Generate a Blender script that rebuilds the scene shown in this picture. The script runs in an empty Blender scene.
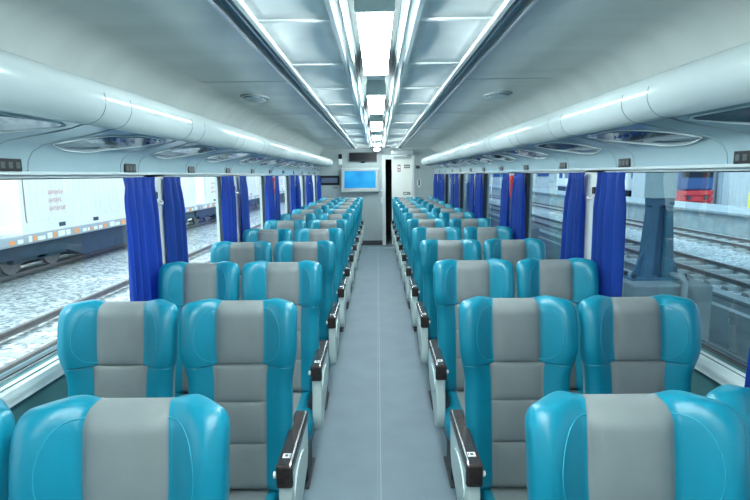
import bpy, bmesh, math, random
from mathutils import Vector, Matrix, Euler
random.seed(7)
S = bpy.context.scene
COL = S.collection
PI = math.pi

# ------------------------------------------------------------------ materials
def mat(name, col, rough=.5, metal=0., spec=.5, coat=0., noise=0., nscale=20., bump=0., bscale=200., emis=None, estr=0., sheen=0., col2=None, stretch=None):
    m = bpy.data.materials.new(name); m.use_nodes = True
    nt = m.node_tree; b = nt.nodes['Principled BSDF']
    b.inputs['Base Color'].default_value = (*col, 1); b.inputs['Roughness'].default_value = rough
    b.inputs['Metallic'].default_value = metal; b.inputs['Specular IOR Level'].default_value = spec
    b.inputs['Coat Weight'].default_value = coat; b.inputs['Coat Roughness'].default_value = .12
    b.inputs['Sheen Weight'].default_value = sheen
    if emis: b.inputs['Emission Color'].default_value = (*emis, 1); b.inputs['Emission Strength'].default_value = estr
    tc = None
    if noise or bump:
        tc = nt.nodes.new('ShaderNodeTexCoord'); mp = nt.nodes.new('ShaderNodeMapping')
        nt.links.new(tc.outputs['Object'], mp.inputs['Vector'])
        if stretch: mp.inputs['Scale'].default_value = stretch
    if noise:
        n = nt.nodes.new('ShaderNodeTexNoise'); n.inputs['Scale'].default_value = nscale; n.inputs['Detail'].default_value = 5
        nt.links.new(mp.outputs[0], n.inputs['Vector'])
        r = nt.nodes.new('ShaderNodeValToRGB'); r.color_ramp.elements[0].position = .3; r.color_ramp.elements[1].position = .7
        c2 = col2 or tuple(max(0, c*(1-noise)) for c in col)
        r.color_ramp.elements[0].color = (*c2, 1); r.color_ramp.elements[1].color = (*col, 1)
        nt.links.new(n.outputs['Fac'], r.inputs[0]); nt.links.new(r.outputs[0], b.inputs['Base Color'])
    if bump:
        n2 = nt.nodes.new('ShaderNodeTexNoise'); n2.inputs['Scale'].default_value = bscale; n2.inputs['Detail'].default_value = 3
        nt.links.new(mp.outputs[0], n2.inputs['Vector'])
        bp = nt.nodes.new('ShaderNodeBump'); bp.inputs['Strength'].default_value = bump; bp.inputs['Distance'].default_value = .004
        nt.links.new(n2.outputs['Fac'], bp.inputs['Height']); nt.links.new(bp.outputs[0], b.inputs['Normal'])
    return m

def glass_mat(name, tint, refl=1.0, rough=.0):
    m = bpy.data.materials.new(name); m.use_nodes = True
    nt = m.node_tree; nt.nodes.clear()
    o = nt.nodes.new('ShaderNodeOutputMaterial'); mx = nt.nodes.new('ShaderNodeMixShader')
    t = nt.nodes.new('ShaderNodeBsdfTransparent'); g = nt.nodes.new('ShaderNodeBsdfGlossy')
    f = nt.nodes.new('ShaderNodeFresnel'); f.inputs['IOR'].default_value = 1.5
    mu = nt.nodes.new('ShaderNodeMath'); mu.operation = 'MULTIPLY'; mu.inputs[1].default_value = refl
    t.inputs[0].default_value = (*tint, 1); g.inputs['Roughness'].default_value = rough
    ge = nt.nodes.new('ShaderNodeNewGeometry'); sb = nt.nodes.new('ShaderNodeMath'); sb.operation = 'SUBTRACT'; sb.inputs[0].default_value = 1
    m2 = nt.nodes.new('ShaderNodeMath'); m2.operation = 'MULTIPLY'; m2.use_clamp = True
    nt.links.new(ge.outputs['Backfacing'], sb.inputs[1]); nt.links.new(f.outputs[0], mu.inputs[0])
    nt.links.new(mu.outputs[0], m2.inputs[0]); nt.links.new(sb.outputs[0], m2.inputs[1]); nt.links.new(m2.outputs[0], mx.inputs[0])
    nt.links.new(t.outputs[0], mx.inputs[1]); nt.links.new(g.outputs[0], mx.inputs[2]); nt.links.new(mx.outputs[0], o.inputs[0])
    return m

M = {}
M['teal'] = mat('teal_leather', (.002, .245, .365), .36, spec=.5, noise=.14, nscale=7, bump=.14, bscale=260)
M['grey'] = mat('grey_leather', (.23, .265, .272), .5, spec=.4, noise=.12, nscale=9, bump=.16, bscale=300)
M['stitch'] = mat('stitch_thread', (.02, .33, .46), .6)
M['seatback_shell'] = mat('shell', (.32, .36, .38), .5)
M['panel_white'] = mat('moulded_grey_white_plastic', (.60, .72, .71), .35, noise=.06, nscale=6)
M['pad'] = mat('dark_brown_armrest_pad', (.028, .022, .022), .25, noise=.35, nscale=45, col2=(.05, .038, .036), coat=.4)
M['chrome'] = mat('chrome', (.8, .82, .83), .15, metal=1)
M['dark_metal'] = mat('dark_metal', (.05, .06, .07), .5, metal=.3)
M['white_plate'] = mat('white_plate', (.8, .84, .84), .4)
M['ink'] = mat('ink', (.05, .05, .07), .5)
M['floor'] = mat('vinyl_floor', (.165, .24, .295), .55, noise=.14, nscale=3.5, bump=.08, bscale=500)
M['floor_seam'] = mat('floor_seam', (.25, .35, .41), .5)
M['ceil'] = mat('ceiling_laminate', (.54, .61, .61), .26, spec=.5, noise=.12, nscale=1.6, stretch=(.6, 3, 1))
M['ceil_panel'] = mat('satin_metal_ceiling_panel', (.90, .97, .98), .30, metal=.1, noise=.15, nscale=5, bump=.25, bscale=6)
M['ceil_frame'] = mat('white_frame', (.80, .87, .87), .3)
M['tray_dark'] = mat('tray_grey', (.04, .06, .065), .45)
M['alu'] = mat('aluminium', (.72, .78, .80), .28, metal=.9)
M['trough'] = mat('trough_blue_grey', (.07, .13, .19), .3, metal=.3)
M['wall'] = mat('wall_laminate', (.62, .70, .70), .32, noise=.05, nscale=3)
M['wall_low'] = mat('lower_wall', (.055, .17, .19), .5)  # teal panel colour, deepened to paint in the shade below the sill
M['endwall'] = mat('end_wall_laminate', (.36, .44, .46), .32, noise=.08, nscale=4)
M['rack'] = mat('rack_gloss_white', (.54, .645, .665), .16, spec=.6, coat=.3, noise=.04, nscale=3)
M['rack_under'] = mat('rack_underside', (.33, .46, .51), .2, spec=.6, noise=.06, nscale=4)  # rack colour darkened to paint in the shade beneath the lip
M['seamline'] = mat('dark_seam', (.10, .15, .17), .6)
M['smoke'] = mat('smoked_glass', (.14, .19, .23), .05, metal=.55, spec=1)
M['joint'] = mat('grey_joint', (.20, .28, .31), .6)
M['black'] = mat('black_gloss', (.008, .012, .015), .35, spec=.25)
M['glyph'] = mat('grey_glyph', (.045, .065, .07), .5)
M['frame_dark'] = mat('window_frame_dark', (.06, .09, .10), .4)  # darker copy of the window frame; right side shade put into the colour
M['gasket'] = mat('rubber_gasket', (.03, .05, .065), .5)
M['frame'] = mat('window_frame_grey', (.42, .50, .52), .35, metal=.3)
M['sill'] = mat('sill_white', (.60, .72, .74), .3, noise=.08, nscale=8)
M['curtain'] = mat('royal_blue_curtain', (.002, .062, .36), .7, noise=.3, nscale=30, bump=.2, bscale=400, stretch=(1, 1, .2))
nt = M['curtain'].node_tree; _p = nt.nodes['Principled BSDF']; _t = nt.nodes.new('ShaderNodeBsdfTranslucent'); _t.inputs[0].default_value = (.015, .16, .85, 1)
_m = nt.nodes.new('ShaderNodeMixShader'); _m.inputs[0].default_value = .35; nt.links.new(_p.outputs[0], _m.inputs[1]); nt.links.new(_t.outputs[0], _m.inputs[2]); nt.links.new(_m.outputs[0], nt.nodes['Material Output'].inputs[0])
M['hook'] = mat('hook_white', (.78, .8, .8), .25)
M['red'] = mat('red_plastic', (.62, .03, .03), .35)
M['lampwhite'] = mat('lit_diffuser', (.95, .97, .97), .4, emis=(.90, 1, .985), estr=31)
M['lampgrey'] = mat('lamp_cap', (.55, .70, .70), .35)
M['screen'] = mat('lit_screen', (.0, .05, .1), .2)
nt = M['screen'].node_tree
_tc = nt.nodes.new('ShaderNodeTexCoord'); _n = nt.nodes.new('ShaderNodeTexNoise'); _n.inputs['Scale'].default_value = 1.6
_r = nt.nodes.new('ShaderNodeValToRGB'); _r.color_ramp.elements[0].position = .3; _r.color_ramp.elements[1].position = .7
_r.color_ramp.elements[0].color = (0, .13, .5, 1); _r.color_ramp.elements[1].color = (.03, .42, .72, 1)
nt.links.new(_tc.outputs['Object'], _n.inputs['Vector']); nt.links.new(_n.outputs['Fac'], _r.inputs[0])
nt.links.new(_r.outputs[0], nt.nodes['Principled BSDF'].inputs['Emission Color']); nt.nodes['Principled BSDF'].inputs['Emission Strength'].default_value = .75
M['glass'] = glass_mat('window_glass', (.90, .965, .975), .9)
M['glass_tint'] = glass_mat('tinted_window_glass', (.62, .74, .79), 1.5)
# outside
def ballast(name, c1, c2, sc):
    m = bpy.data.materials.new(name); m.use_nodes = True; nt = m.node_tree; b = nt.nodes['Principled BSDF']
    b.inputs['Roughness'].default_value = .9
    tc = nt.nodes.new('ShaderNodeTexCoord'); v = nt.nodes.new('ShaderNodeTexVoronoi'); v.inputs['Scale'].default_value = sc
    nt.links.new(tc.outputs['Object'], v.inputs['Vector'])
    r = nt.nodes.new('ShaderNodeValToRGB'); r.color_ramp.elements[0].color = (*c1, 1); r.color_ramp.elements[1].color = (*c2, 1)
    sp = nt.nodes.new('ShaderNodeSeparateColor'); nt.links.new(v.outputs['Color'], sp.inputs[0]); nt.links.new(sp.outputs[0], r.inputs[0])
    n = nt.nodes.new('ShaderNodeTexNoise'); n.inputs['Scale'].default_value = .8; n.inputs['Detail'].default_value = 6
    nt.links.new(tc.outputs['Object'], n.inputs['Vector'])
    mx = nt.nodes.new('ShaderNodeMix'); mx.data_type = 'RGBA'; mx.blend_type = 'MULTIPLY'; mx.inputs[0].default_value = .5
    nt.links.new(r.outputs[0], mx.inputs[6]); nt.links.new(n.outputs['Fac'], mx.inputs[7])
    g = nt.nodes.new('ShaderNodeGamma'); g.inputs[1].default_value = .8
    nt.links.new(mx.outputs[2], g.inputs[0]); nt.links.new(g.outputs[0], b.inputs['Base Color'])
    bp = nt.nodes.new('ShaderNodeBump'); bp.inputs['Distance'].default_value = .05; bp.inputs['Strength'].default_value = .8; bp.invert = True
    nt.links.new(v.outputs['Distance'], bp.inputs['Height']); nt.links.new(bp.outputs[0], b.inputs['Normal'])
    return m
M['ballast'] = ballast('ballast_gravel', (.14, .18, .20), (.80, .86, .88), 13)
M['asphalt'] = mat('asphalt', (.09, .12, .13), .8, noise=.4, nscale=3, bump=.3, bscale=60)
M['rail'] = mat('rusty_rail', (.22, .19, .19), .5, metal=.4, noise=.3, nscale=10)
M['sleeper'] = mat('concrete_sleeper', (.42, .44, .43), .9, noise=.3, nscale=8)
M['concrete'] = mat('concrete', (.24, .30, .32), .85, noise=.25, nscale=4)
M['palecon'] = mat('pale_concrete', (.40, .46, .48), .85, noise=.3, nscale=2)
M['container'] = mat('container_white', (.86, .87, .85), .5, noise=.05, nscale=2)
M['container_b'] = mat('container_cream', (.80, .80, .76), .5, noise=.08, nscale=2)
M['faded_red'] = mat('faded_red_lettering', (.62, .30, .30), .6)
M['wagon'] = mat('wagon_blue', (.018, .045, .085), .6, noise=.4, nscale=3)
M['wagon_grey'] = mat('wagon_beam', (.42, .46, .5), .6, noise=.2, nscale=4)
M['orange'] = mat('orange_mark', (.85, .33, .12), .6)
M['steelblue'] = mat('blue_painted_steel', (.07, .17, .25), .5, noise=.2, nscale=6)
M['corr'] = mat('corrugated_sheet', (.55, .58, .60), .5, noise=.1, nscale=2)
M['loco_blue'] = mat('deep_blue_paint', (.03, .08, .22), .4)
M['yellow'] = mat('yellow_paint', (.8, .7, .1), .5)
M['roofsheet'] = mat('canopy_sheet', (.20, .23, .25), .7)
M['pipe'] = mat('grey_pipe', (.25, .3, .33), .4)

# ------------------------------------------------------------------ helpers
def link(name, bm, m, parent=None, smooth=False, loc=None):
    me = bpy.data.meshes.new(name)
    bmesh.ops.recalc_face_normals(bm, faces=bm.faces[:])
    bm.to_mesh(me); bm.free()
    for k in (m if isinstance(m, (list, tuple)) else [m]): me.materials.append(k)
    if smooth:
        for p in me.polygons: p.use_smooth = True
    o = bpy.data.objects.new(name, me); COL.objects.link(o)
    if parent: o.parent = parent
    if loc: o.location = loc
    return o
def tag(o, label, cat, group=None, kind=None):
    o['label'] = label; o['category'] = cat
    if group: o['group'] = group
    if kind: o['kind'] = kind
    return o
def empty(name, loc=(0, 0, 0), rz=0):
    o = bpy.data.objects.new(name, None); COL.objects.link(o); o.location = loc; o.rotation_euler = (0, 0, rz)
    o.empty_display_size = .1
    return o
def struct(name, bm, m, smooth=False):
    o = link(name, bm, m, smooth=smooth); o['kind'] = 'structure'; return o
def box(bm, x0, x1, y0, y1, z0, z1, bev=0, mi=0, seg=2):
    r = bmesh.ops.create_cube(bm, size=1)
    vs = r['verts']
    for v in vs:
        v.co = Vector(((x0+x1)/2+v.co.x*(x1-x0), (y0+y1)/2+v.co.y*(y1-y0), (z0+z1)/2+v.co.z*(z1-z0)))
    fs = {f for v in vs for f in v.link_faces}
    if bev:
        es = list({e for v in vs for e in v.link_edges})
        rr = bmesh.ops.bevel(bm, geom=es, offset=bev, segments=seg, affect='EDGES', profile=.5)
        fs = set(rr['faces']) | {f for f in fs if f.is_valid}
    for f in fs: f.material_index = mi
    return fs
def prism(bm, pts, a0, a1, axis='y', mi=0):
    """extrude closed 2D outline; axis y: pts=(x,z); axis x: pts=(y,z)"""
    def P(p, a): return (p[0], a, p[1]) if axis == 'y' else ((a, p[0], p[1]) if axis == 'x' else (p[0], p[1], a))
    A = [bm.verts.new(P(p, a0)) for p in pts]; B = [bm.verts.new(P(p, a1)) for p in pts]
    n = len(pts); fs = []
    for i in range(n): fs.append(bm.faces.new((A[i], A[(i+1) % n], B[(i+1) % n], B[i])))
    fs.append(bm.faces.new(A)); fs.append(bm.faces.new(B[::-1]))
    for f in fs: f.material_index = mi
    return fs
def tube(bm, pts, r, n=8, mi=0, cap=True):
    rings = []
    pts = [Vector(p) for p in pts]
    for i, p in enumerate(pts):
        t = (pts[min(i+1, len(pts)-1)]-pts[max(i-1, 0)]).normalized()
        u = t.cross(Vector((0, 0, 1)));
        if u.length < .1: u = t.cross(Vector((1, 0, 0)))
        u.normalize(); w = t.cross(u)
        rings.append([bm.verts.new(p+(u*math.cos(2*PI*k/n)+w*math.sin(2*PI*k/n))*r) for k in range(n)])
    for a, b in zip(rings, rings[1:]):
        for k in range(n):
            f = bm.faces.new((a[k], a[(k+1) % n], b[(k+1) % n], b[k])); f.material_index = mi; f.smooth = True
    if cap:
        for q in (rings[0], rings[-1][::-1]):
            f = bm.faces.new(q); f.material_index = mi
def ss(x, a, b):
    t = max(0, min(1, (x-a)/(b-a))); return t*t*(3-2*t)
def NB(): return bmesh.new()
def copy_tree(o, parent=None):
    c = o.copy(); COL.objects.link(c); c.parent = parent
    for ch in kids[o.name] if o.name in kids else []: copy_tree(ch, c)
    return c
kids = {}
def ordn(i): return ['first', 'second', 'third', 'fourth', 'fifth', 'sixth', 'seventh', 'eighth', 'ninth', 'tenth', 'eleventh', 'twelfth', 'thirteenth', 'fourteenth', 'fifteenth'][i]

# ------------------------------------------------------------------ dimensions
YE = 13.05      # passenger side of the end wall
YB = -2.2       # behind the camera
WX = 1.45
WT, WB = 1.782, .975
EYE = 1.77
PILS = {-1: [1.60+1.88*i for i in range(-1, 6)], 1: [1.53+2.03*i for i in range(-1, 6)]}

# ------------------------------------------------------------------ room shell
bm = NB(); box(bm, -1.55, 1.55, YB, 16.2, -.08, 0)
fl = struct('floor', bm, M['floor'])
bm = NB(); box(bm, .004, .010, YB, YE, 0, .0015); box(bm, -.012, -.010, YB, YE, 0, .001)
o = link('floor_weld_seam', bm, M['floor_seam'], fl)
bm = NB(); box(bm, -.24, .8, YE-.55, YE-.5, 0, .004)
link('metal_floor_strip', bm, M['alu'], fl)  # thin pale metal strip across the floor near the end wall

def window_open(PIL):
    out = []
    edges = [YB] + PIL + [YE]
    for i, p in enumerate(edges[:-1]):
        a = p + ((.36 if i != 2 else .22) if 0 < i else .1); b = edges[i+1] - ((.36 if i != 2 else .20) if i+1 < len(edges)-1 else .30)
        if b-a > .4: out.append((a, b))
    return out
for sd, side in ((-1, 'left'), (1, 'right')):
    bm = NB(); WIN = window_open(PILS[sd])
    def wb(x0, x1, y0, y1, z0, z1, mi=0):
        box(bm, min(sd*x0, sd*x1), max(sd*x0, sd*x1), y0, y1, z0, z1, 0, mi)
    wb(WX, 1.55, YB, 16.2, 0, WB, 1); wb(WX, 1.55, YB, 16.2, WT, 2.5)
    for p in PILS[sd]:
        if p > 0: wb(1.422, WX, p-.28, p+.02, WB-.03, WT)
    c = YB
    for a, b in WIN:
        wb(WX, 1.55, c, a, WB, WT); c = b
    wb(WX, 1.55, c, 16.2, WB, WT)
    w = struct('wall_'+side, bm, [M['wall'], M['wall_low']])
    # moulded bead under the rack
    bm = NB(); wb(1.422, WX, YB, YE, WT-.013, WT)
    link('curtain_track', bm, M['frame'], w)
    bm = NB()
    prism(bm, [(sd*WX, .975), (sd*1.405, .965), (sd*1.40, .945), (sd*1.40, .93), (sd*1.41, .925), (sd*1.41, .90), (sd*WX, .89)], YB, YE, 'y')
    link('sill_rail', bm, M['sill'], w)
    bm = NB(); wb(1.405, 1.412, YB, YE, .928, .9305); wb(1.425, 1.429, YB, YE, .9705, .9735)
    link('sill_groove', bm, M['seamline'], w)
    for i, (a, b) in enumerate(WIN):
        bm = NB(); e = .035
        for (y0, y1, z0, z1) in ((a, b, WT-.010, WT), (a, b, WB, WB+.008), (a, a+e, WB, WT), (b-e, b, WB, WT)):
            wb(1.475, 1.50, y0, y1, z0, z1)
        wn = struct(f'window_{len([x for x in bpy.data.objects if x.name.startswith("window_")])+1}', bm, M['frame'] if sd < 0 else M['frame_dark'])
        bm = NB(); g = .05
        for (y0, y1, z0, z1) in ((a+e, b-e, WT-.018, WT-.010), (a+e, b-e, WB+.008, WB+.014), (a+e, a+g, WB+.014, WT-.018), (b-g, b-e, WB+.014, WT-.018)):
            wb(1.482, 1.51, y0, y1, z0, z1)
        link('gasket', bm, M['gasket'], wn)
        bm = NB(); wb(1.500, 1.504, a+e, b-e, WB+.008, WT-.010)
        link('pane', bm, M['glass'] if sd < 0 else M['glass_tint'], wn)

# ceiling: slab with flat field and side coves, open middle strip filled with trays
CZ = 2.41
bm = NB()
for sd in (-1, 1):
    prof = [(.60, CZ), (1.19, CZ)] + [(1.19+.26*math.sin(a), CZ-.30+.30*math.cos(a)) for a in [k*PI/24 for k in range(1, 13)]] + [(1.45, CZ+.14), (.60, CZ+.14)]
    prism(bm, [(sd*x, z) for x, z in prof], YB, YE, 'y')
box(bm, -.60, .60, YB, YE, CZ+.06, CZ+.14)
ce = struct('ceiling', bm, M['ceil'], True); md = ce.modifiers.new('e', 'EDGE_SPLIT'); md.split_angle = .5
bm = NB(); box(bm, -.107, .107, YB, YE, CZ+.058, CZ+.061); link('lamp_tray', bm, M['tray_dark'], ce)
bm = NB()
y = 1.75
while y < YE:
    for sd in (-1, 1):
        box(bm, min(sd*.60, sd*1.24), max(sd*.60, sd*1.24), y, y+.004, CZ-.0015, CZ+.001)
    y += 1.94
link('panel_joint', bm, M['seamline'], ce)
for sd in (-1, 1):
    bm = NB()
    box(bm, *sorted((sd*.515, sd*.60)), YB, YE, CZ+.03, CZ+.06); link('side_trough', bm, M['trough'], ce)
    bm = NB()
    box(bm, *sorted((sd*.592, sd*.604)), YB, YE, CZ-.012, CZ+.03)
    box(bm, *sorted((sd*.553, sd*.560)), YB, YE, CZ+.012, CZ+.03); link('trough_edge_strip', bm, M['alu'], ce)
    bm = NB(); box(bm, *sorted((sd*.495, sd*.52)), YB, YE, CZ-.01, CZ+.06, .004); link('inner_edge_strip', bm, M['ceil_frame'], ce)
    bm = NB(); box(bm, *sorted((sd*.165, sd*.185)), YB, YE, CZ-.012, CZ+.06); box(bm, *sorted((sd*.14, sd*.165)), YB, YE, CZ+.02, CZ+.06); link('inner_channel', bm, M['alu'], ce)
    bm = NB(); box(bm, *sorted((sd*.122, sd*.130)), YB, YE, CZ-.004, CZ+.06); link('lamp_side_strip', bm, M['ceil_frame'], ce)
    bm = NB(); box(bm, *sorted((sd*.107, sd*.121)), YB, YE, CZ+.03, CZ+.06); box(bm, *sorted((sd*.1311, sd*.139)), YB, YE, CZ+.02, CZ+.06); link('lamp_tray_side', bm, M['tray_dark'], ce)
    # tray panels
    y = -2.10; first = None
    while y < YE-.2:
        L = min(.885, YE-y)-.03
        if first is None or L < .85:
            bm = NB()
            nx, ny = 8, 16
            g = [[bm.verts.new((sd*(.187+.306*i/nx), L*j/ny, .012+.030*math.sin(PI*i/nx)**.6*math.sin(PI*j/ny)**.35)) for j in range(ny+1)] for i in range(nx+1)]
            for i in range(nx):
                for j in range(ny):
                    f = bm.faces.new((g[i][j], g[i+1][j], g[i+1][j+1], g[i][j+1])); f.smooth = True
            first = link('tray_panel', bm, M['ceil_panel'], ce, True, (0, y, CZ))
            md = first.modifiers.new('s', 'SOLIDIFY'); md.thickness = .004
        else:
            c = first.copy(); COL.objects.link(c); c.location = (0, y, CZ); c.parent = ce
        y += .885
    bm = NB(); y = -2.13
    while y < YE:
        box(bm, *sorted((sd*.187, sd*.494)), y, y+.028, CZ+.0, CZ+.03, .004); y += .885
    link('tray_crossbar', bm, M['ceil_frame'], ce)

# end wall with doorway
bm = NB()
box(bm, -1.45, .12, YE, YE+.06, 0, 2.55); box(bm, .12, .90, YE, YE+.06, 2.24, 2.55); box(bm, .90, 1.45, YE, YE+.06, 0, 2.55)
we = struct('wall_end', bm, M['endwall'])
bm = NB(); box(bm, -1.45, .12, YE-.012, YE, 0, .12); bb = struct('base_strip_end', bm, M['dark_metal'])  # dark strip along the foot of the end wall
bm = NB(); box(bm, .12, .21, YE-.015, YE+.075, 0, 2.24, .008); box(bm, .86, .93, YE-.02, YE+.075, 0, 2.24, .008); box(bm, .21, .86, YE-.015, YE+.075, 2.14, 2.24, .008)
struct('trim_1', bm, M['wall'])
bm = NB(); box(bm, .36, .86, YE+.02, YE+.055, 0.005, 2.14, .004)
dr = struct('door_1', bm, mat('door_white', (.80, .84, .80), .4))
bm = NB(); box(bm, .395, .41, YE-.02, YE+.02, .95, 1.2, .004); link('handle', bm, M['chrome'], dr)
bm = NB(); box(bm, -1.55, 1.55, 16.1, 16.2, 0, 2.5); struct('wall_vestibule', bm, M['dark_metal'])
bm = NB(); box(bm, -1.45, 1.45, YE+.06, 16.1, 2.42, 2.5); struct('ceiling_vestibule', bm, M['endwall'])
bm = NB(); box(bm, -1.45, 1.45, YB-.08, YB, 0, 2.55); struct('wall_rear', bm, M['endwall'])

# vertical joints on the end wall
bm = NB(); box(bm, -.885, -.88, YE-.002, YE, .12, 2.4); box(bm, 1.0, 1.004, YE-.002, YE, .1, 2.4)
link('wall_joint', bm, M['seamline'], we)

PXM = 520/12.95
def ew(px, py): return ((px-378)/PXM+.01, EYE-(py-174.4-.0)/PXM)   # point on the end wall
def wallthing(name, label, cat, x0, x1, y0, y1, depth, m, bev=.004):
    a = ew(x0, y1); b = ew(x1, y0)
    bm = NB(); box(bm, a[0], b[0], YE-depth, YE, a[1], b[1], bev)
    return tag(link(name, bm, m), label, cat), a, b
# television
a, b = ew(342, 191.5), ew(379, 168)
t = empty('television', ((a[0]+b[0])/2, YE, a[1])); tag(t, 'grey framed flat television with a lit blue screen on the end wall', 'television')
w2, h2 = (b[0]-a[0])/2, b[1]-a[1]
bm = NB()
for (x0, x1, z0, z1) in ((-w2, w2, 0, .10), (-w2, w2, h2-.07, h2), (-w2, -w2+.075, .10, h2-.07), (w2-.075, w2, .10, h2-.07)): box(bm, x0, x1, -.11, -.05, z0, z1, .008)
box(bm, -w2+.02, w2-.02, -.06, 0, .02, h2-.02)
link('television_frame', bm, mat('tv_frame', (.40, .48, .49), .4), t)
bm = NB(); box(bm, -w2+.075, w2-.075, -.085, -.06, .10, h2-.07); link('screen', bm, M['screen'], t)
# information display above
a, b = ew(350, 161.5), ew(377.5, 152.6)
t = empty('information_display', ((a[0]+b[0])/2, YE, a[1])); tag(t, 'wide black unlit information display above the television', 'display')
w2, h2 = (b[0]-a[0])/2, b[1]-a[1]
bm = NB(); box(bm, -w2, w2, -.05, 0, 0, h2, .006); link('display_case', bm, M['dark_metal'], t)
bm = NB(); box(bm, -w2+.02, w2-.02, -.054, -.05, .02, h2-.02); link('display_glass', bm, M['black'], t)
bm = NB(); box(bm, -.05, .05, -.05, 0, -.035, 0, .005); link('sensor', bm, M['black'], t)
# small dark display to the left
a, b = ew(320, 184.5), ew(340, 175)
t = empty('dark_wall_display', ((a[0]+b[0])/2, YE, a[1])); tag(t, 'small black framed panel low on the end wall left of television', 'display')
w2, h2 = (b[0]-a[0])/2, b[1]-a[1]
bm = NB(); box(bm, -w2, w2, -.03, 0, 0, h2, .004); link('display_case', bm, M['black'], t)
bm = NB(); box(bm, -w2+.05, w2-.05, -.034, -.03, .06, h2-.06); link('display_glass', bm, mat('dim_glass', (.12, .16, .24), .2), t)
# wall intercom
a, b = ew(339.5, 164.5), ew(343, 154)
t = empty('wall_handset', ((a[0]+b[0])/2, YE, a[1])); tag(t, 'narrow white box with a black top left of the wide black display', 'wall box')
w2, h2 = (b[0]-a[0])/2, b[1]-a[1]
bm = NB(); box(bm, -w2, w2, -.04, 0, 0, h2*.55, .005); link('handset_body', bm, M['white_plate'], t)
bm = NB(); box(bm, -w2, w2, -.045, 0, h2*.55, h2, .005); link('handset_top', bm, M['black'], t)
o, _, _ = wallthing('small_notice', 'tiny grey notice under the small black panel on end wall', 'notice', 333, 338, 186, 188, .01, mat('notice_grey', (.2, .25, .27), .5), .001)
o, _, _ = wallthing('emergency_plate', 'small grey metal plate on the wall below right of television', 'wall plate', 381.2, 383.2, 197, 203, .02, M['lampgrey'], .002)
o, _, _ = wallthing('light_switch', 'tiny white switch on the wall above the small metal plate', 'switch', 381.3, 382.6, 189, 191, .02, M['white_plate'], .002)
# right end wall things
a, b = ew(417, 187.5), ew(422, 178.5)
t = empty('wall_sticker', ((a[0]+b[0])/2, YE, a[1])); tag(t, 'white oval sticker with a black mark on the end wall right of door', 'sticker')
bm = NB(); cw, ch = (b[0]-a[0])/2, (b[1]-a[1])/2
prism(bm, [(cw*.85*math.cos(k*PI/12), ch+ch*math.sin(k*PI/12)) for k in range(24)], -.004, 0, 'y'); link('sticker_sheet', bm, M['wall'], t)
bm = NB(); box(bm, -.018, .018, -.006, -.004, ch-.07, ch+.05); bmesh.ops.create_icosphere(bm, subdivisions=1, radius=.022, matrix=Matrix.Translation((0, -.005, ch+.07))); link('sticker_mark', bm, M['ink'], t)
wallthing('wall_socket_box', 'small pale box high on the end wall right of door', 'wall box', 416.2, 420, 166, 169, .03, M['glyph'])
# notices on the door (resting on it)
def doorthing(name, label, x0, x1, y0, y1, m, marks):
    a = ew(x0, y1); b = ew(x1, y0)
    t = empty(name, ((a[0]+b[0])/2, YE+.02, a[1])); tag(t, label, 'notice')
    w2 = (b[0]-a[0])/2; h2 = b[1]-a[1]
    bm = NB(); box(bm, -w2, w2, -.004, 0, 0, h2); link('notice_sheet', bm, m, t)
    for (u0, u1, v0, v1) in marks:
        bm = NB(); box(bm, -w2+2*w2*u0, -w2+2*w2*u1, -.006, -.004, h2*v0, h2*v1); link('notice_mark', bm, M['white_plate'], t)
doorthing('red_notice', 'small reddish notice on the white door', 398, 401, 165, 172, mat('maroon', (.30, .12, .16), .5), [(.15, .85, .55, .8), (.3, .7, .15, .4)])
doorthing('grey_notice', 'small grey notice near the top of the white door, right of the reddish one', 404.5, 410.5, 165, 168.5, mat('notice_dark', (.16, .19, .18), .5), [(.1, .9, .4, .6)])
doorthing('low_notice', 'small grey plate on the white door lowest of its notices', 403.5, 411, 192, 195, mat('notice_mid', (.25, .28, .27), .5), [(.1, .5, .35, .65)])
a = ew(392, 157.5); b = ew(413, 151.5)
t = empty('door_operator', ((a[0]+b[0])/2, YE-.02, a[1])); tag(t, 'shiny metal cover with a lit bar above the white door', 'door gear')
w2 = (b[0]-a[0])/2
bm = NB(); box(bm, -w2, w2, -.16, 0, .05, .15, .02); link('operator_cover', bm, M['alu'], t)
bm = NB(); box(bm, -w2+.05, w2-.15, -.12, 0, .0, .05, .01); link('operator_bar', bm, M['ceil_frame'], t)

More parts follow.
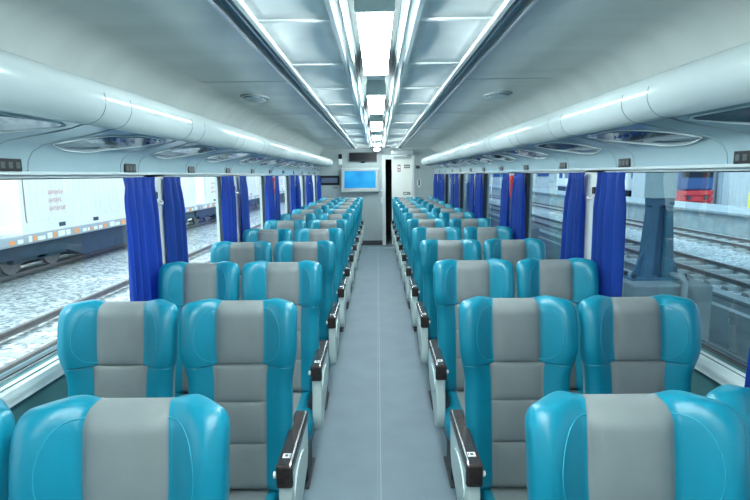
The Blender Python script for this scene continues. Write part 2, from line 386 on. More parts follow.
# ------------------------------------------------------------------ luggage racks
STR = [2.01+.983*i for i in range(-4, 12)]
RN = 0
tc_, tz_, tr_ = 1.165, 2.072, .090
for sd, side in ((-1, 'left'), (1, 'right')):
    rk = empty('luggage_rack', (0, 0, 0)); tag(rk, f'long white overhead luggage rack with rounded lip above the {side} windows', 'luggage rack', None)
    y0, y1 = YB+.02, YE-.05
    bm = NB()
    ring = [(sd*(tc_+tr_*math.cos(k*PI/20)), tz_+tr_*math.sin(k*PI/20)) for k in range(40)]
    fs = prism(bm, ring, y0, y1-.12, 'y')
    # rounded nose at the far end
    prev = [v for v in bm.verts if abs(v.co.y-(y1-.12)) < 1e-5]
    for k in range(1, 5):
        q = k/4*PI/2*.96; s = math.cos(q); yy = y1-.12+.11*math.sin(q)
        A = [bm.verts.new((sd*tc_+(x-sd*tc_)*s, yy, tz_+(z-tz_)*s)) for x, z in ring]
        for i in range(40): bm.faces.new((prev[i], prev[(i+1) % 40], A[(i+1) % 40], A[i]))
        prev = A
    bm.faces.new(prev)
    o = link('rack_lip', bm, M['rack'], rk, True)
    under = [(tc_+.01, tz_-tr_), (1.24, 1.960), (1.31, 1.93), (1.36, 1.906), (1.39, 1.875), (1.405, 1.84), (1.41, 1.80), (1.41, 1.783)]
    bm = NB()
    dense = []
    for (xa, za), (xb, zb_) in zip(under, under[1:]): dense += [(xa+(xb-xa)*k/3, za+(zb_-za)*k/3) for k in range(3)]
    dense.append(under[-1])
    poly = [(sd*x, z) for x, z in under] + [(sd*(x+.035), z+.022) for x, z in under[::-1]]
    poly[len(under)] = (sd*1.449, 1.783)
    prism(bm, poly, y0, y1-.1, 'y')
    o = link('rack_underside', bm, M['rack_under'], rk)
    for p in o.data.polygons: p.use_smooth = True
    md = o.modifiers.new('e', 'EDGE_SPLIT'); md.split_angle = .7
    bm = NB(); box(bm, *sorted((sd*1.405, sd*1.414)), y0, y1-.1, 1.783, 1.797); link('rack_bottom_bead', bm, M['rack'], rk)
    for si, ys in enumerate(STR):
        if ys < y0+.2 or ys > y1-.5: continue
        # paired joint lines round lip and underside
        for dy in (-.11, .11):
            bm = NB()
            pts = [(sd*(tc_-.0+(tr_+.0005)*math.cos(a)), ys+dy, tz_+(tr_+.0005)*math.sin(a)) for a in [PI-.35+k*(PI/2+.35)/12 for k in range(13)]]
            pts = [(p[0], p[1]+.23, p[2]) for p in pts]
            pts += [(sd*(x-.001), ys+dy+.23*ss(1.415-x, 0, .21), z-.001) for x, z in dense[1:]]
            tube(bm, pts, .0022, 5); link('rack_joint', bm, M['joint'], rk)
        bm = NB(); box(bm, *sorted((sd*1.400, sd*1.409)), ys-.068, ys+.068, 1.796, 1.846, .004)
        rl = link('reading_light_panel', bm, M['black'], rk); kids.setdefault('x', [])
        bm = NB()
        for q in (-.042, 0, .042): box(bm, *sorted((sd*1.3985, sd*1.400)), ys+q-.012, ys+q+.012, 1.808, 1.832, .001)
        link('light_button', bm, M['glyph'], rl)
        # leaf shaped smoked window in the underside between two strips
        if ys+1.0 < y1-.15:
            def under_pt(x):
                for (xa, za), (xb, zb) in zip(under, under[1:]):
                    if xa <= x <= xb: return za+(zb-za)*(x-xa)/(xb-xa)
                return 1.9
            A0, A1 = ys+.20, ys+1.03
            QQ = [-1, -.7, -.4, -.15, .15, .4, .7, 1]; bm = NB(); N = 28; top = []; bot = []
            for k in range(N+1):
                t_ = k/N; yy = A0+(A1-A0)*t_; xm = 1.350-.145*t_; hw = .074*math.sin(PI*t_)**.75
                hw = max(hw, .002)
                row = []
                for q in QQ:
                    x = min(1.375, max(1.19, xm+hw*q*1.1)); row.append(bm.verts.new((sd*x, yy, under_pt(x)-.0025)))
                top.append(row)
            for ra, rb in zip(top, top[1:]):
                for k in range(7): bm.faces.new((ra[k], ra[k+1], rb[k+1], rb[k]))
            o = link('smoked_inset', bm, M['smoke'], rk, True); md = o.modifiers.new('s', 'SOLIDIFY'); md.thickness = .002
            bm = NB()
            loop = [r[0].co if False else None for r in []]
            me = o.data; vs = [me.vertices[i*8].co.copy() for i in range(N+1)] + [me.vertices[i*8+7].co.copy() for i in range(N, -1, -1)]
            vs.append(vs[0].copy()); tube(bm, [v+Vector((0, 0, -.001)) for v in vs], .0035, 5); link('inset_rim', bm, M['rack'], rk)

# ------------------------------------------------------------------ ceiling lights
LZ = CZ-.065
bm0 = NB()
def make_light(y0, label):
    t = empty('ceiling_light', (0, y0, CZ)); tag(t, label, 'ceiling light', 'tube lights along the middle of the ceiling')
    bm = NB(); box(bm, -.066, .066, 0, 1.22, -.015, .058, .006); link('light_housing', bm, M['lampgrey'], t)
    bm = NB(); prism(bm, [(-.068, -.015), (-.068, -.04), (-.055, -.068), (-.03, -.08), (.03, -.08), (.055, -.068), (.068, -.04), (.068, -.015)], .03, 1.19, 'y'); link('diffuser', bm, M['lampwhite'], t)
    for q in (0, 1.19):
        bm = NB(); box(bm, -.072, .072, q, q+.03, -.084, .0, .008); link('end_cap', bm, M['lampgrey'], t)
    return t
LY = [-1.94, -.03, 1.88, 3.80, 5.72, 7.64, 9.56, 11.48]
nm = ['behind', 'above', 'nearest the camera', 'second nearest the camera', 'third nearest the camera', 'fourth nearest the camera', 'second from the end wall', 'nearest the end wall']
for i, y in enumerate(LY):
    make_light(y, f'lit white tube light on the ceiling, {nm[i]} of the row' if i > 1 else ('lit white tube light on the ceiling directly above the camera' if i else 'lit white tube light on the ceiling behind the camera'))
for i, y in enumerate(LY[2:-1], 1):
    bm = NB(); box(bm, -.06, .06, y+1.3, y+1.82, CZ+.0, CZ+.058, .006)
    o = tag(link('ceiling_wiring_cover', bm, M['ceil_frame']), f'grey ceiling cover between the {ordn(i-1)} and {ordn(i)} tube lights from the camera', 'cover', 'wiring covers between the tube lights')
    bm = NB(); box(bm, -.035, .035, y+1.50, y+1.60, CZ-.006, CZ, .002); link('cover_vent', bm, M['dark_metal'], o)

for sd, side in ((-1, 'left'), (1, 'right')):
    t = empty('ceiling_vent', (sd*1.0, 4.42, CZ)); tag(t, f'oval grey air vent in the ceiling on the {side} side', 'air vent', 'oval vents in the ceiling')
    bm = NB()
    for (ra, rb, z0, z1) in ((.11, .20, -.012, 0),):
        n = 28
        o_ = [(ra*math.cos(2*PI*k/n), rb*math.sin(2*PI*k/n)) for k in range(n)]
        prism(bm, o_, z0, z1, 'z')
    link('vent_rim', bm, mat('vent_grey', (.24, .30, .31), .4), t)
    bm = NB(); prism(bm, [(.085*math.cos(2*PI*k/24), .165*math.sin(2*PI*k/24)) for k in range(24)], -.020, -.012, 'z'); link('vent_plate', bm, M['trough'], t)
    bm = NB()
    for k in range(-3, 4):
        hl = .15*math.sqrt(max(.02, 1-(k*.024/.085)**2)); box(bm, k*.024-.004, k*.024+.004, -hl, hl, -.024, -.020)
    link('vent_slat', bm, M['lampgrey'], t)

# ------------------------------------------------------------------ curtains, hooks, hammers
def curtain(sd, y0, y1, label, seed, flare_lo=0, flare_hi=.0):
    rnd = random.Random(seed)
    bm = NB(); NY, NZ = 60, 16
    zt, zb = WT-.013, .885
    folds = max(3, round((y1-y0)/.10)); ph = rnd.random()*6
    g = []
    for j in range(NZ+1):
        v = j/NZ; z = zt+(zb-zt)*v; row = []
        sp = 1-.10*math.exp(-((v-.07)/.05)**2)
        for i in range(NY+1):
            u = i/NY
            a = y0-flare_lo*v**.7; b = y1+flare_hi*v**.7; cy = (a+b)/2
            yy = cy+(u-.5)*(b-a)*sp + .006*math.sin(ph+5*v+u*9)
            amp = .010+.020*min(1, v*4)
            uu = u+.04*math.sin(u*7+ph)
            x = 1.388+amp*math.sin(2*PI*folds*uu+ph)*(.8+.2*math.sin(3*v+ph)) + (.004*math.sin(2*PI*folds*2.5*u+ph) if v < .12 else 0)
            row.append(bm.verts.new((sd*x, yy, z)))
        g.append(row)
    for j in range(NZ):
        for i in range(NY): bm.faces.new((g[j][i], g[j][i+1], g[j+1][i+1], g[j+1][i]))
    o = link('curtain', bm, M['curtain'], smooth=True)
    md = o.modifiers.new('s', 'SOLIDIFY'); md.thickness = .004
    return tag(o, label, 'curtain', 'royal blue window curtains')
for sd, side in ((-1, 'left'), (1, 'right')):
    vis = [p for p in PILS[sd] if p > 1.0]
    QS = [p-.14-.03*(i-1) for i, p in enumerate(vis)]
    for i, p_ in enumerate(QS):
        nth = ordn(i)
        k1 = 0
        if i > 0 or sd > 0:
            if i > 0:
                curtain(sd, p_-(.49 if sd < 0 else .47), p_-(.09 if i == 1 else .12), f'royal blue curtain on the {side}, before the {ordn(i-1)} white pillar seen from the camera', i*7+sd, .02, .02)
            curtain(sd, p_+(.09 if i else -.02), p_+(.37 if i else .42), (f'royal blue curtain on the {side}, just beyond the {ordn(i-1)} white pillar seen from the camera' if i > 0 else 'royal blue curtain cut by the right edge of the picture, beside the nearest window seat'), i*11+sd+3, .0, .06)
    e = YE-.30
    curtain(sd, e-.42, e-.04, f'royal blue curtain on the {side} hanging against the end wall', 90+sd, .0, .03)
    for i, p in enumerate(vis):
        if i == 0 or (sd > 0 and i == 2) or (sd < 0 and i == 3): continue
        t = empty('coat_hook', (sd*1.422, QS[i], 1.63)); tag(t, f'white curved hook on the {ordn(i-1)} pillar of the {side} wall seen from the camera', 'hook', 'coat hooks on the pillars')
        bm = NB(); box(bm, *sorted((0, -sd*.012)), -.022, .022, .0, .045, .004); link('hook_plate', bm, M['black'], t)
        bm = NB(); tube(bm, [(-sd*(.012+.03*math.sin(a)), .045*math.cos(a), -.01-.02*math.sin(a)) for a in [k*PI/10 for k in range(11)]], .007, 8); link('hook_arm', bm, M['hook'], t)
    # emergency hammer
    if sd > 0:
        t = empty('emergency_hammer', (sd*1.422, QS[2]+.03, 1.52))
    else:
        t = empty('emergency_hammer', (sd*1.422, QS[3]+.03, 1.52))
    tag(t, f'red emergency hammer hanging on a {side} pillar between the blue curtains', 'emergency hammer')
    bm = NB(); box(bm, *sorted((-sd*.012, -sd*.035)), -.012, .012, 0, .17, .005); link('hammer_handle', bm, M['red'], t)
    bm = NB(); box(bm, *sorted((-sd*.010, -sd*.04)), -.03, .03, .17, .225, .008); link('hammer_head', bm, M['red'], t)
    bm = NB(); box(bm, *sorted((0, -sd*.012)), -.02, .02, .04, .14, .003); link('hammer_bracket', bm, M['hook'], t)

# ------------------------------------------------------------------ seats (facing -Y, towards the camera)
ZT, ZS, ZB = 1.235, .985, .45
LEAN = .17
def yb(z): return LEAN*(z-ZT)
def wz(z): return .219+.025*ss(z, .90, 1.06)
def pz(z): return .036+.036*ss(z, .90, 1.07)-.016*ss(z, 1.13, 1.235)
SEAMS = [.47, .656, .828, .984, 1.40]
def surf(s, z, front=True, head=True):
    """point of the upholstered back; s -1..1 across"""
    a = abs(s)
    w = wz(z); T = .052
    zz = z
    if head:
        r = .052; q = max(0, (z-(ZT-r))/r); q = min(q, .995)
        w -= .030*(1-math.sqrt(1-q*q)); Ts = math.sqrt(1-q**2.2)
        zz = z+ss(z, 1.1, ZT)*(.013*ss(a, .35, .70)-.008*a**8)
    else: Ts = 1
    q2 = max(0, ((ZB+.04)-z)/.04); Ts *= math.sqrt(max(.02, 1-min(.99, q2)**2))
    th = T*Ts*(1-a**4.5)**(1/3.2)
    p = pz(z)
    s0 = .41 if z >= ZS-.001 else .50
    if front:
        m = -p*ss(a, s0-.04, .86)
        y = m-th
        # padding swell of the grey centre and grooves at the seams
        if a < s0:
            for za, zb_ in zip(SEAMS, SEAMS[1:]):
                zb2 = min(zb_, ZT)
                if za <= z <= zb_:
                    f = (z-za)/(zb2-za); f = min(1, max(0, f))
                    y -= (.010*math.sin(PI*f)**.5 if zb_ < 1.3 else .020*math.sin(PI*min(f*1.3, .5))**.6*Ts)*(1-(a/s0)**4)
        y += .005*math.exp(-((a-s0)/.022)**2)*Ts
        for za in SEAMS[1:4]: y += .005*math.exp(-((z-za)/.004)**2)*(1 if a < s0 else .12)
    else:
        m = -p*ss(a, .55, 1.0)
        y = m+th*1.05+.004
        if a > .999: y = -p
    if a > .999: y = -p*1.0
    return Vector((w*s, y+yb(z), zz))
def smap(t): # t in -1..1, dense at edges and at seam
    return math.sin(t*PI/2)
def loft(z_levels, head, K=56, grey=.41):
    bm = NB(); rows = []
    ss_ = [smap(-1+2*k/K) for k in range(K+1)]
    # move nearest samples onto the seam
    for sgn in (-1, 1):
        k = min(range(K+1), key=lambda k: abs(ss_[k]-sgn*grey)); ss_[k] = sgn*grey
    for z in z_levels:
        fr = [bm.verts.new(surf(s, z, True, head)) for s in ss_]
        bk = [fr[0]]+[bm.verts.new(surf(s, z, False, head)) for s in ss_[1:-1]]+[fr[-1]]
        rows.append((fr, bk))
    for (f0, b0), (f1, b1) in zip(rows, rows[1:]):
        for k in range(K):
            mid = abs((ss_[k]+ss_[k+1])/2)
            f = bm.faces.new((f0[k], f0[k+1], f1[k+1], f1[k])); f.material_index = 1 if mid < grey else 0; f.smooth = True
            f = bm.faces.new((b0[k+1], b0[k], b1[k], b1[k+1])); f.material_index = (1 if mid < grey else 0) if head else 2; f.smooth = True
    for idx, (fr, bk) in ((0, rows[0]), (1, rows[-1])):
        for k in range(K):
            vs = [fr[k], fr[k+1]]
            if bk[k+1] is not fr[k+1]: vs.append(bk[k+1])
            if bk[k] is not fr[k]: vs.append(bk[k])
            if len(vs) > 2:
                f = bm.faces.new(vs); f.material_index = 1 if abs((ss_[k]+ss_[k+1])/2) < grey else 0; f.smooth = True
    return bm
def make_seat(name, with_arm):
    t = empty(name)
    lv = [ZB, ZB+.01, ZB+.025, ZB+.04, .50, .53, .56, .60, .63, .645, .652, .656, .66, .668, .69, .73, .77, .80, .817, .824, .828, .832, .84, .86, .90, .94, .965, .977, .9835]
    o1 = link('backrest', loft(lv, False, grey=.50), [M['teal'], M['grey'], M['seatback_shell']], t)
    lv = [.9845, .988, .995, 1.01, 1.03, 1.06, 1.09, 1.12, 1.15, 1.17, 1.185, 1.195, 1.205, 1.215, 1.223, 1.229, 1.233, 1.235]
    o2 = link('headrest', loft(lv, True), [M['teal'], M['grey']], t)
    # curved stitched seam on each wing
    o3s = []
    for sg in (-1, 1):
        bm = NB(); pts = []
        for k in range(25):
            a = -PI/2+PI*k/24
            s = .41+.32*math.cos(a)**.8 if abs(math.cos(a)) > 1e-6 else .41
            z = 1.105+.108*math.sin(a)
            s = min(.74, s); v = surf(sg*s, z, True, True); v.y -= .0004; pts.append(v)
        tube(bm, pts, .0016, 5, cap=False)
        o3s.append(link('wing_stitching', bm, M['stitch'], o2))
    # cushion
    bm = NB(); K = 40; NYc = 26; rows = []
    ss_ = [smap(-1+2*k/K) for k in range(K+1)]
    for sgn in (-1, 1):
        k = min(range(K+1), key=lambda k: abs(ss_[k]-sgn*.52)); ss_[k] = sgn*.52
    for j in range(NYc+1):
        tt = -1+2*j/NYc; u = math.sin(tt*PI/2)           # -1 front, 1 rear
        yy = -.345+.235*u
        fr = []; bk = []
        for s in ss_:
            a = abs(s); w = .218-.02*ss(-u, .75, 1)
            ed = (max(0, 1-a**5))**(1/3)*(max(0, 1-abs(u)**6))**(1/3)
            hb = .018*ss(a, .5, .75)
            top = .385+(.075+hb)*ed-.012*ss(-u, .2, 1)-(.004*math.exp(-((a-.52)/.03)**2))*ed
            bot = .385-.085*ed
            fr.append(bm.verts.new((w*s, yy, top))); bk.append(bm.verts.new((w*s, yy, bot)))
        rows.append((fr, bk))
    for (f0, b0), (f1, b1) in zip(rows, rows[1:]):
        for k in range(K):
            mid = abs((ss_[k]+ss_[k+1])/2)
            for q, g_ in (((f0[k], f0[k+1], f1[k+1], f1[k]), 1 if mid < .52 else 0), ((b0[k+1], b0[k], b1[k], b1[k+1]), 0)):
                f = bm.faces.new(q); f.material_index = g_; f.smooth = True
    bmesh.ops.remove_doubles(bm, verts=bm.verts[:], dist=.0004)
    o4 = link('seat_cushion', bm, [M['teal'], M['grey']], t)
    bm = NB(); box(bm, -.19, .19, -.52, -.13, .22, .315, .01); o5 = link('seat_frame', bm, M['dark_metal'], t)
    out = [o1, o2, o4, o5]
    for x in (-.15, .15):
        bm = NB(); box(bm, x-.02, x+.02, -.40, -.20, 0, .22, .005); box(bm, x-.03, x+.03, -.46, -.14, 0, .015, .003)
        out.append(link('leg', bm, M['dark_metal'], t))
    kids[t.name] = out; kids[o2.name] = o3s
    if with_arm:
        sg = with_arm; X0, X1 = .204, .266      # arm between these distances from the seat centre
        def bx(bm, x0, x1, *a, **k): box(bm, *sorted((sg*x0, sg*x1)), *a, **k)
        bm = NB()
        prof = [(-.418, .692), (-.420, .62), (-.432, .54), (-.446, .46), (-.448, .40), (-.430, .355), (-.395, .335), (-.35, .34), (-.29, .375), (-.22, .42), (-.12, .45), (-.03, .475), (.01, .53), (.02, .62), (.015, .692)]
        prism(bm, prof, sg*(X0+.006), sg*(X1-.004), 'x')
        bmesh.ops.recalc_face_normals(bm, faces=bm.faces[:])
        es = [e for e in bm.edges if not (abs(e.verts[0].co.x-e.verts[1].co.x) > .01)]
        bmesh.ops.bevel(bm, geom=es, offset=.010, segments=3, affect='EDGES', profile=.5)
        o6 = link('armrest_panel', bm, M['panel_white'], t)
        for p in o6.data.polygons: p.use_smooth = len(p.vertices) < 6
        md = o6.modifiers.new('e', 'EDGE_SPLIT'); md.split_angle = .8
        # relief oval on the aisle face
        bm = NB()
        pr = [(-.24+.145*math.cos(a), .575+.07*math.sin(a)) for a in [2*PI*k/24 for k in range(24)]]
        prism(bm, pr, sg*(X1-.006), sg*(X1+.001), 'x'); o7 = link('side_relief', bm, M['panel_white'], t)
        bm = NB(); bx(bm, X0, X1, -.43, .03, .680, .722, bev=.012, seg=3); bx(bm, X0, X1, -.435, -.405, .632, .722, bev=.011, seg=3)
        o8 = link('armrest_pad', bm, M['pad'], t)
        bm = NB(); bx(bm, X1-.010, X1-.006, -.40, .01, .7215, .7235); o9 = link('pad_edge_strip', bm, M['chrome'], t)
        bm = NB(); bx(bm, X0+.016, X1-.016, -.375, -.345, .7215, .7235); o10 = link('number_plate', bm, M['white_plate'], t)
        bm = NB(); bx(bm, X0+.024, X0+.036, -.367, -.352, .7235, .7240); bx(bm, X0+.040, X0+.044, -.367, -.352, .7235, .7240); o11 = link('plate_mark', bm, M['ink'], o10)
        bm = NB(); bmesh.ops.create_cone(bm, cap_ends=True, segments=14, radius1=.013, radius2=.010, depth=.014, matrix=Matrix.Translation((sg*(X0-.005), -.405, .672)) @ Matrix.Rotation(PI/2, 4, 'Y'))
        o12 = link('recline_button', bm, M['hook'], t)
        kids[t.name] += [o6, o7, o8, o9, o10, o12]; kids[o10.name] = [o11]
        # leg bracket joining the panel to the seat frame
        bm = NB(); bx(bm, .18, X0+.012, -.40, -.24, .43, .50, bev=.004); o13 = link('armrest_bracket', bm, M['dark_metal'], t); kids[t.name].append(o13)
    return t
ROW0, PITCH, NROW = 1.19, 1.0, 12
protos = {}
for i in range(NROW):
    for sd, side in ((-1, 'left'), (1, 'right')):
        for nm_, cx, arm in (('aisle', .577, -sd), ('window', 1.084, 0)):
            key = arm if nm_ == 'aisle' else 0
            if key not in protos:
                protos[key] = make_seat('train_seat', arm); s_ = protos[key]
            else: s_ = copy_tree(protos[key])
            s_.location = (sd*(cx+.006)-(.005 if i == 0 and sd < 0 else 0), ROW0+PITCH*i, 0)
            if i == 0 and sd > 0 and nm_ == 'window':      # this seat is let back further than its neighbours
                pv = Vector((0, -.17, .45))
                for c in s_.children:
                    if c.name.startswith(('backrest', 'headrest')):
                        c.matrix_basis = Matrix.Translation(pv) @ Matrix.Rotation(math.radians(-11), 4, 'X') @ Matrix.Translation(-pv)
            where = {0: 'nearest row', NROW-1: 'last row by end wall'}.get(i, f'{ordn(i)} row from camera')
            tag(s_, f'{nm_} side teal grey winged seat, {side} of aisle, {where}', 'train seat', 'winged train seats in rows along the aisle')
            if i == 0 and sd > 0 and nm_ == 'window': s_['label'] = 'reclined teal and grey winged window seat at lower right picture edge, nearest row'

# ------------------------------------------------------------------ outside
GZ = -.88
bm = NB(); box(bm, -60, 60, -12, 120, GZ-.3, GZ); g = struct('ground', bm, M['ballast'])
RZ = GZ+.18
def track(cx, y0, y1, label, sleeper_y0, sleeper_y1, gauge=1.12, sz=0):
    t = empty('railway_track', (cx, 0, GZ)); tag(t, label, 'railway track', 'tracks beside the train')
    for s in (-1, 1):
        bm = NB(); x = s*gauge/2
        prism(bm, [(x-.06, .08), (x-.06, .095), (x-.012, .11), (x-.012, .15), (x-.035, .16), (x-.035, .18), (x+.035, .18), (x+.035, .16), (x+.012, .15), (x+.012, .11), (x+.06, .095), (x+.06, .08)], y0, y1, 'y')
        link('rail', bm, M['rail'], t)
    y = sleeper_y0; first = None
    while y < sleeper_y1:
        if first is None:
            bm = NB(); prism(bm, [(-.12, 0), (-.09, .08), (.09, .08), (.12, 0)], -.95, .95, 'x'); first = link('sleeper', bm, M['sleeper'], t); first.location = (0, y, sz)
        else:
            c = first.copy(); COL.objects.link(c); c.parent = t; c.location = (0, y, sz)
        y += .65
    return t
track(-5.52, -8, 90, 'rusty track nearest the train outside the left windows', 3, 45, sz=-.07)
track(-10.1, -8, 90, 'far track under the container wagons on the left', 6, 50, sz=-.07)
track(8.75, -8, 90, 'nearest track outside the right windows with pale sleepers', 5, 50)
track(12.8, -8, 90, 'farther track beside the far platform on the right', 10, 50)

def wheel(bm, x, y, r):
    bmesh.ops.create_cone(bm, cap_ends=True, segments=24, radius1=r, radius2=r, depth=.12, matrix=Matrix.Translation((x, y, r)) @ Matrix.Rotation(PI/2, 4, 'Y'))
def wagon(y0, L, idx):
    t = empty('flat_wagon', (-10.1, y0, RZ)); tag(t, f'dark blue flat wagon with white and orange marks, {ordn(idx)} from the left of the picture', 'wagon', 'flat wagons on the far left track')
    bm = NB(); box(bm, -1.2, 1.2, 0, L, .80, 1.05, .01)
    box(bm, 1.2, 1.24, 0, L, .84, 1.02, .0, 0)
    y = .3; k = 0
    while y < L-.5:
        mi = 1 if k % 3 else 2
        w = random.choice((.12, .2, .3)); box(bm, 1.24, 1.246, y, y+w, .86, .86+random.choice((.10, .15)), 0, mi); y += w+random.choice((.06, .1, .22)); k += 1
    link('deck', bm, [M['wagon_grey'], M['container'], M['orange']], t)
    bm = NB(); prism(bm, [(.1, .80), (.1, .45), (L*.22, .40), (L*.28, .12), (L*.72, .12), (L*.78, .40), (L-.1, .45), (L-.1, .80)], -1.0, 1.0, 'x'); link('underframe', bm, M['wagon'], t)
    for yy in (2.0, L-2.0):
        bm = NB(); box(bm, .72, .9, yy-1.15, yy+1.15, .30, .55, .03); box(bm, -.9, -.72, yy-1.15, yy+1.15, .30, .55, .03); box(bm, -.9, .9, yy-.2, yy+.2, .3, .80)
        bg = link('bogie', bm, M['wagon'], t)
        for q in (-.85, .85):
            bm = NB(); wheel(bm, .58, yy+q, .42); wheel(bm, -.58, yy+q, .42); link('wheel', bm, M['rail'], bg)
def container(y0, L, idx, m):
    t = empty('shipping_container', (-10.1, y0, RZ+1.05)); tag(t, f'white corrugated shipping container on a wagon, {ordn(idx)} from the left of the picture', 'shipping container', 'containers on the left wagons')
    bm = NB(); H = 2.6; W = 1.2
    def side(x, s):
        pts = []; y = .18; k = 0
        while y < L-.18:
            pts += [(y, 0), (y+.10, 0), (y+.14, .035), (y+.24, .035)]; y += .28
        A = [bm.verts.new((x-s*d, yy, .30)) for yy, d in pts]; B = [bm.verts.new((x-s*d, yy, H-.1)) for yy, d in pts]
        for i in range(len(pts)-1): bm.faces.new((A[i], A[i+1], B[i+1], B[i]))
    side(W, 1); side(-W, -1)
    box(bm, -W+.05, W-.05, .06, L-.06, .05, H-.02)
    link('container_walls', bm, m, t)
    bm = NB()
    for x in (-W, W-.06):
        for y in (0, L-.14): box(bm, x, x+.06, y, y+.14, 0, H, .005)
    for z, zh in ((0, .31), (H-.12, .12)):
        for x in (-W, W-.06): box(bm, x, x+.06, .14, L-.14, z, z+zh)
        for y in (0, L-.06): box(bm, -W+.06, W-.06, y, y+.06, z, z+.12)
    link('container_frame', bm, m, t)
    bm = NB()
    for y in (L*.27, L*.56): box(bm, W+.0, W+.006, y-.15, y+.15, .08, .19)
    link('fork_pocket', bm, M['wagon'], t)
    bm = NB()
    for r, z in enumerate((.98, .76, .54)):
        y = 1.15
        n = (8, 7, 9)[r]
        for k in range(n):
            hh = .11; box(bm, W, W+.006, y+k*.085, y+k*.085+.018, z, z+hh); box(bm, W, W+.006, y+k*.085+.018, y+k*.085+.06, z+hh*(k % 3)/2*.8, z+hh*(k % 3)/2*.8+.022)
    link('faded_lettering', bm, M['faded_red'], t)
y = -1.1
for i in range(5):
    wagon(y-.75, 13.82, i)
    for j in range(2): container(y+.15+j*6.5, 6.1, i*2+j, M['container'] if (i+j) % 2 == 0 else M['container_b'])
    y += 13.9

# right: asphalt, kerb, far platform
bm = NB(); box(bm, 1.9, 7.1, -10, 60, GZ, GZ+.06); struct('ground_asphalt', bm, M['asphalt'])
bm = NB(); box(bm, 7.1, 7.35, -10, 60, GZ, GZ+.12); box(bm, 7.35, 7.62, -10, 60, GZ, GZ+.04); box(bm, 6.55, 6.7, -10, 60, GZ+.06, GZ+.064)
tag(link('kerb', bm, M['palecon']), 'long pale concrete kerb between the asphalt and the near right track', 'kerb')
bm = NB(); box(bm, 14.6, 18.5, -10, 90, GZ, GZ+.85, .02); box(bm, 14.45, 15.0, -10, 90, GZ+.85, GZ+.95, .01)
tag(link('station_platform', bm, M['palecon']), 'far pale concrete station platform beyond the right tracks', 'platform')
PZ = GZ+.85

def column(y, label):
    t = empty('canopy_column', (3.97, y, GZ+.06)); tag(t, label, 'column', 'canopy columns on the right')
    bm = NB(); box(bm, -.53, .53, -.5, .5, 0, 1.07, .02); link('concrete_base', bm, M['concrete'], t)
    z0 = 1.07
    for s in (-1, 1):
        bm = NB(); prism(bm, [(s*.22, z0), (s*.09, z0), (s*.05, z0+1.05), (s*.14, z0+1.05)], -.10, .10, 'y')
        prism(bm, [(s*.36, z0), (s*.20, z0), (s*.16, z0+.40), (s*.19, z0+.40)], -.02, .02, 'y')
        link('column_leg', bm, M['steelblue'], t)
    bm = NB(); box(bm, -.40, .40, -.16, .16, z0, z0+.03); link('base_plate', bm, M['steelblue'], t)
    for s in (-1, 1):
        for q in (-1, 1):
            bm = NB(); bmesh.ops.create_cone(bm, cap_ends=True, segments=6, radius1=.03, radius2=.03, depth=.06, matrix=Matrix.Translation((s*.36, q*.12, z0+.06))); link('bolt', bm, M['dark_metal'], t)
    bm = NB(); box(bm, -.16, .16, -.09, .09, z0+1.05, z0+1.15); box(bm, -.05, .05, -.03, .03, z0+.05, z0+1.1); link('cross_plate', bm, M['steelblue'], t)
    bm = NB(); box(bm, -.17, .17, -.11, .11, z0+1.15, z0+3.1, .01); link('upper_post', bm, M['panel_white'], t)
    bm = NB(); tube(bm, [(.10, -.24, z0+.10+0), (.10, -.50, z0+.12), (.10, -.56, z0+.05), (.10, -.56, 0)], .045, 10); link('drain_pipe', bm, M['pipe'], t)
column(7.35, 'blue and white steel column on a concrete block, seen through the nearest right window')
column(14.9, 'blue and white canopy column on a concrete block, second from the camera')
column(22.4, 'blue and white canopy column on a concrete block, farthest from the camera')
bm = NB(); prism(bm, [(2.1, GZ+4.75), (3.75, GZ+4.26), (7.8, GZ+4.75), (7.8, GZ+4.83), (3.75, GZ+4.34), (2.1, GZ+4.83)], -9, 60, 'y')
tag(link('platform_canopy', bm, M['roofsheet']), 'dark sheet canopy roof carried by the blue and white columns', 'canopy')
# locomotive end
t = empty('locomotive', (22.5, 37, GZ)); tag(t, 'distant red and dark blue locomotive end by the grey shed', 'locomotive')
bm = NB(); box(bm, -1.2, 1.2, 0, 3.6, 1.3, 4.0, .15); link('locomotive_body', bm, M['loco_blue'], t)
bm = NB()
for z in (.12, .54, .96): box(bm, -1.15, 1.15, -.12, 0.02, z, z+.33, .03)
box(bm, -1.1, 1.1, 0.02, 3.5, .1, 1.29); link('red_front', bm, M['red'], t)
bm = NB()
for x in (-.6, .6): bmesh.ops.create_cone(bm, cap_ends=True, segments=16, radius1=.13, radius2=.13, depth=.2, matrix=Matrix.Translation((x, -.2, .8)) @ Matrix.Rotation(PI/2, 4, 'X'))
link('buffer', bm, M['dark_metal'], t)
bm = NB(); box(bm, -1.1, 1.1, -.02, 0.01, 2.2, 3.1); link('windscreen', bm, M['black'], t)
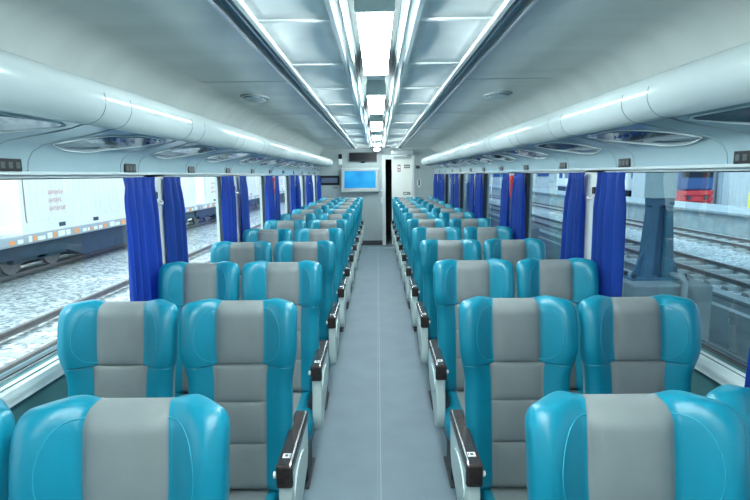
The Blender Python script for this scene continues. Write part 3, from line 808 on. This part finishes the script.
# corrugated shed
t = empty('shed', (29.3, 38.5, GZ)); tag(t, 'pale grey corrugated shed at the right edge of the right window', 'shed')
bm = NB(); pts = []
x = -4.8
while x < 8: pts += [(x, 0), (x+.2, 0), (x+.26, .07), (x+.46, .07)]; x += .52
A = [bm.verts.new((x, -d, 0)) for x, d in pts]; B = [bm.verts.new((x, -d, 5)) for x, d in pts]
for i in range(len(pts)-1): bm.faces.new((A[i], A[i+1], B[i+1], B[i]))
box(bm, -4.8, 8, .03, 12, 0, 5); link('shed_walls', bm, M['corr'], t)
bm = NB(); box(bm, -5.1, -4.8, -.25, .1, 0, 5, .01); box(bm, -4.55, -4.35, -.3, -.08, 0, 5, .01); link('corner_post', bm, M['palecon'], t)
bm = NB(); prism(bm, [(-5.2, 5), (1.6, 6.4), (8.4, 5), (8.4, 5.12), (1.6, 6.52), (-5.2, 5.12)], -.5, 12.5, 'y'); link('roof', bm, M['roofsheet'], t)
t = empty('safety_barrier', (17.75, 25, PZ+.012)); tag(t, 'small yellow post barrier on the far platform', 'barrier')
for x in (0, .5):
    bm = NB(); box(bm, x, x+.09, 0, .09, 0, .75, .01); link('post', bm, M['yellow'], t)
bm = NB(); box(bm, .09, .5, .02, .07, .58, .68); link('rail_bar', bm, M['yellow'], t)
# white coach
t = empty('passenger_coach', (26.0, 52, GZ)); tag(t, 'distant white passenger coach with a black skirt beyond the far platform', 'coach')
bm = NB(); box(bm, -1.4, 1.4, 0, 20, .8, 3.8, .2); link('coach_body', bm, M['container'], t)
bm = NB(); box(bm, -1.3, 1.3, .3, 19.7, .0, .8); link('skirt', bm, M['black'], t)
for k in range(9):
    bm = NB(); box(bm, -1.41, -1.39, 1+2.1*k, 2.3+2.1*k, 1.9, 2.7); link('coach_window', bm, M['loco_blue'], t)
bm = NB(); box(bm, -.9, .9, -.01, .02, 2.0, 2.8); link('end_window', bm, M['loco_blue'], t)
# station hall far behind, closes the view on the right
t = empty('station_hall', (22, 92, GZ)); tag(t, 'pale station hall far away behind the platform and coach', 'building')
bm = NB(); box(bm, -16, 26, 0, 10, 0, 9); link('hall_walls', bm, M['corr'], t)
for k in range(10):
    bm = NB(); box(bm, -14+4*k, -12+4*k, -.05, 0, 2, 5); link('hall_window', bm, M['loco_blue'], t)
bm = NB(); prism(bm, [(-17, 9), (5, 13), (27, 9)], -1, 11, 'y'); link('roof', bm, M['roofsheet'], t)

# ------------------------------------------------------------------ light and camera
w = bpy.data.worlds.new('sky'); S.world = w; w.use_nodes = True
nt = w.node_tree; bg = nt.nodes['Background']
sk = nt.nodes.new('ShaderNodeTexSky'); sk.sky_type = 'HOSEK_WILKIE'; sk.turbidity = 8; sk.ground_albedo = .5
sk.sun_direction = Vector((-.5, -.2, .8)).normalized()
mx = nt.nodes.new('ShaderNodeMix'); mx.data_type = 'RGBA'; mx.inputs[0].default_value = .75; mx.inputs[7].default_value = (.80, .93, 1, 1)
nt.links.new(sk.outputs[0], mx.inputs[6]); nt.links.new(mx.outputs[2], bg.inputs[0]); bg.inputs[1].default_value = 2.1
sun = bpy.data.lights.new('sun', 'SUN'); sun.energy = 2.3; sun.angle = .35; sun.color = (1, .98, .94)
so = bpy.data.objects.new('sun', sun); COL.objects.link(so); so.rotation_euler = Vector((-.55, -.35, .85)).to_track_quat('Z', 'Y').to_euler()

cam = bpy.data.cameras.new('camera'); cam.sensor_width = 36; cam.lens = 520/750*36; cam.clip_start = .05; cam.clip_end = 500
co = bpy.data.objects.new('camera', cam); COL.objects.link(co)
th = math.atan(75.5/520)
R = Matrix.Rotation(3/520, 4, 'Z') @ Matrix.Rotation(PI/2-th, 4, 'X') @ Matrix.Rotation(-.0105, 4, 'Z')
co.matrix_world = Matrix.Translation((.003, 0, EYE)) @ R
S.camera = co
S.view_settings.view_transform = 'Standard'; S.view_settings.look = 'None'; S.view_settings.gamma = 1
S.view_settings.exposure = .78
S.cycles.max_bounces = 10; S.cycles.transparent_max_bounces = 16; S.cycles.use_denoising = True
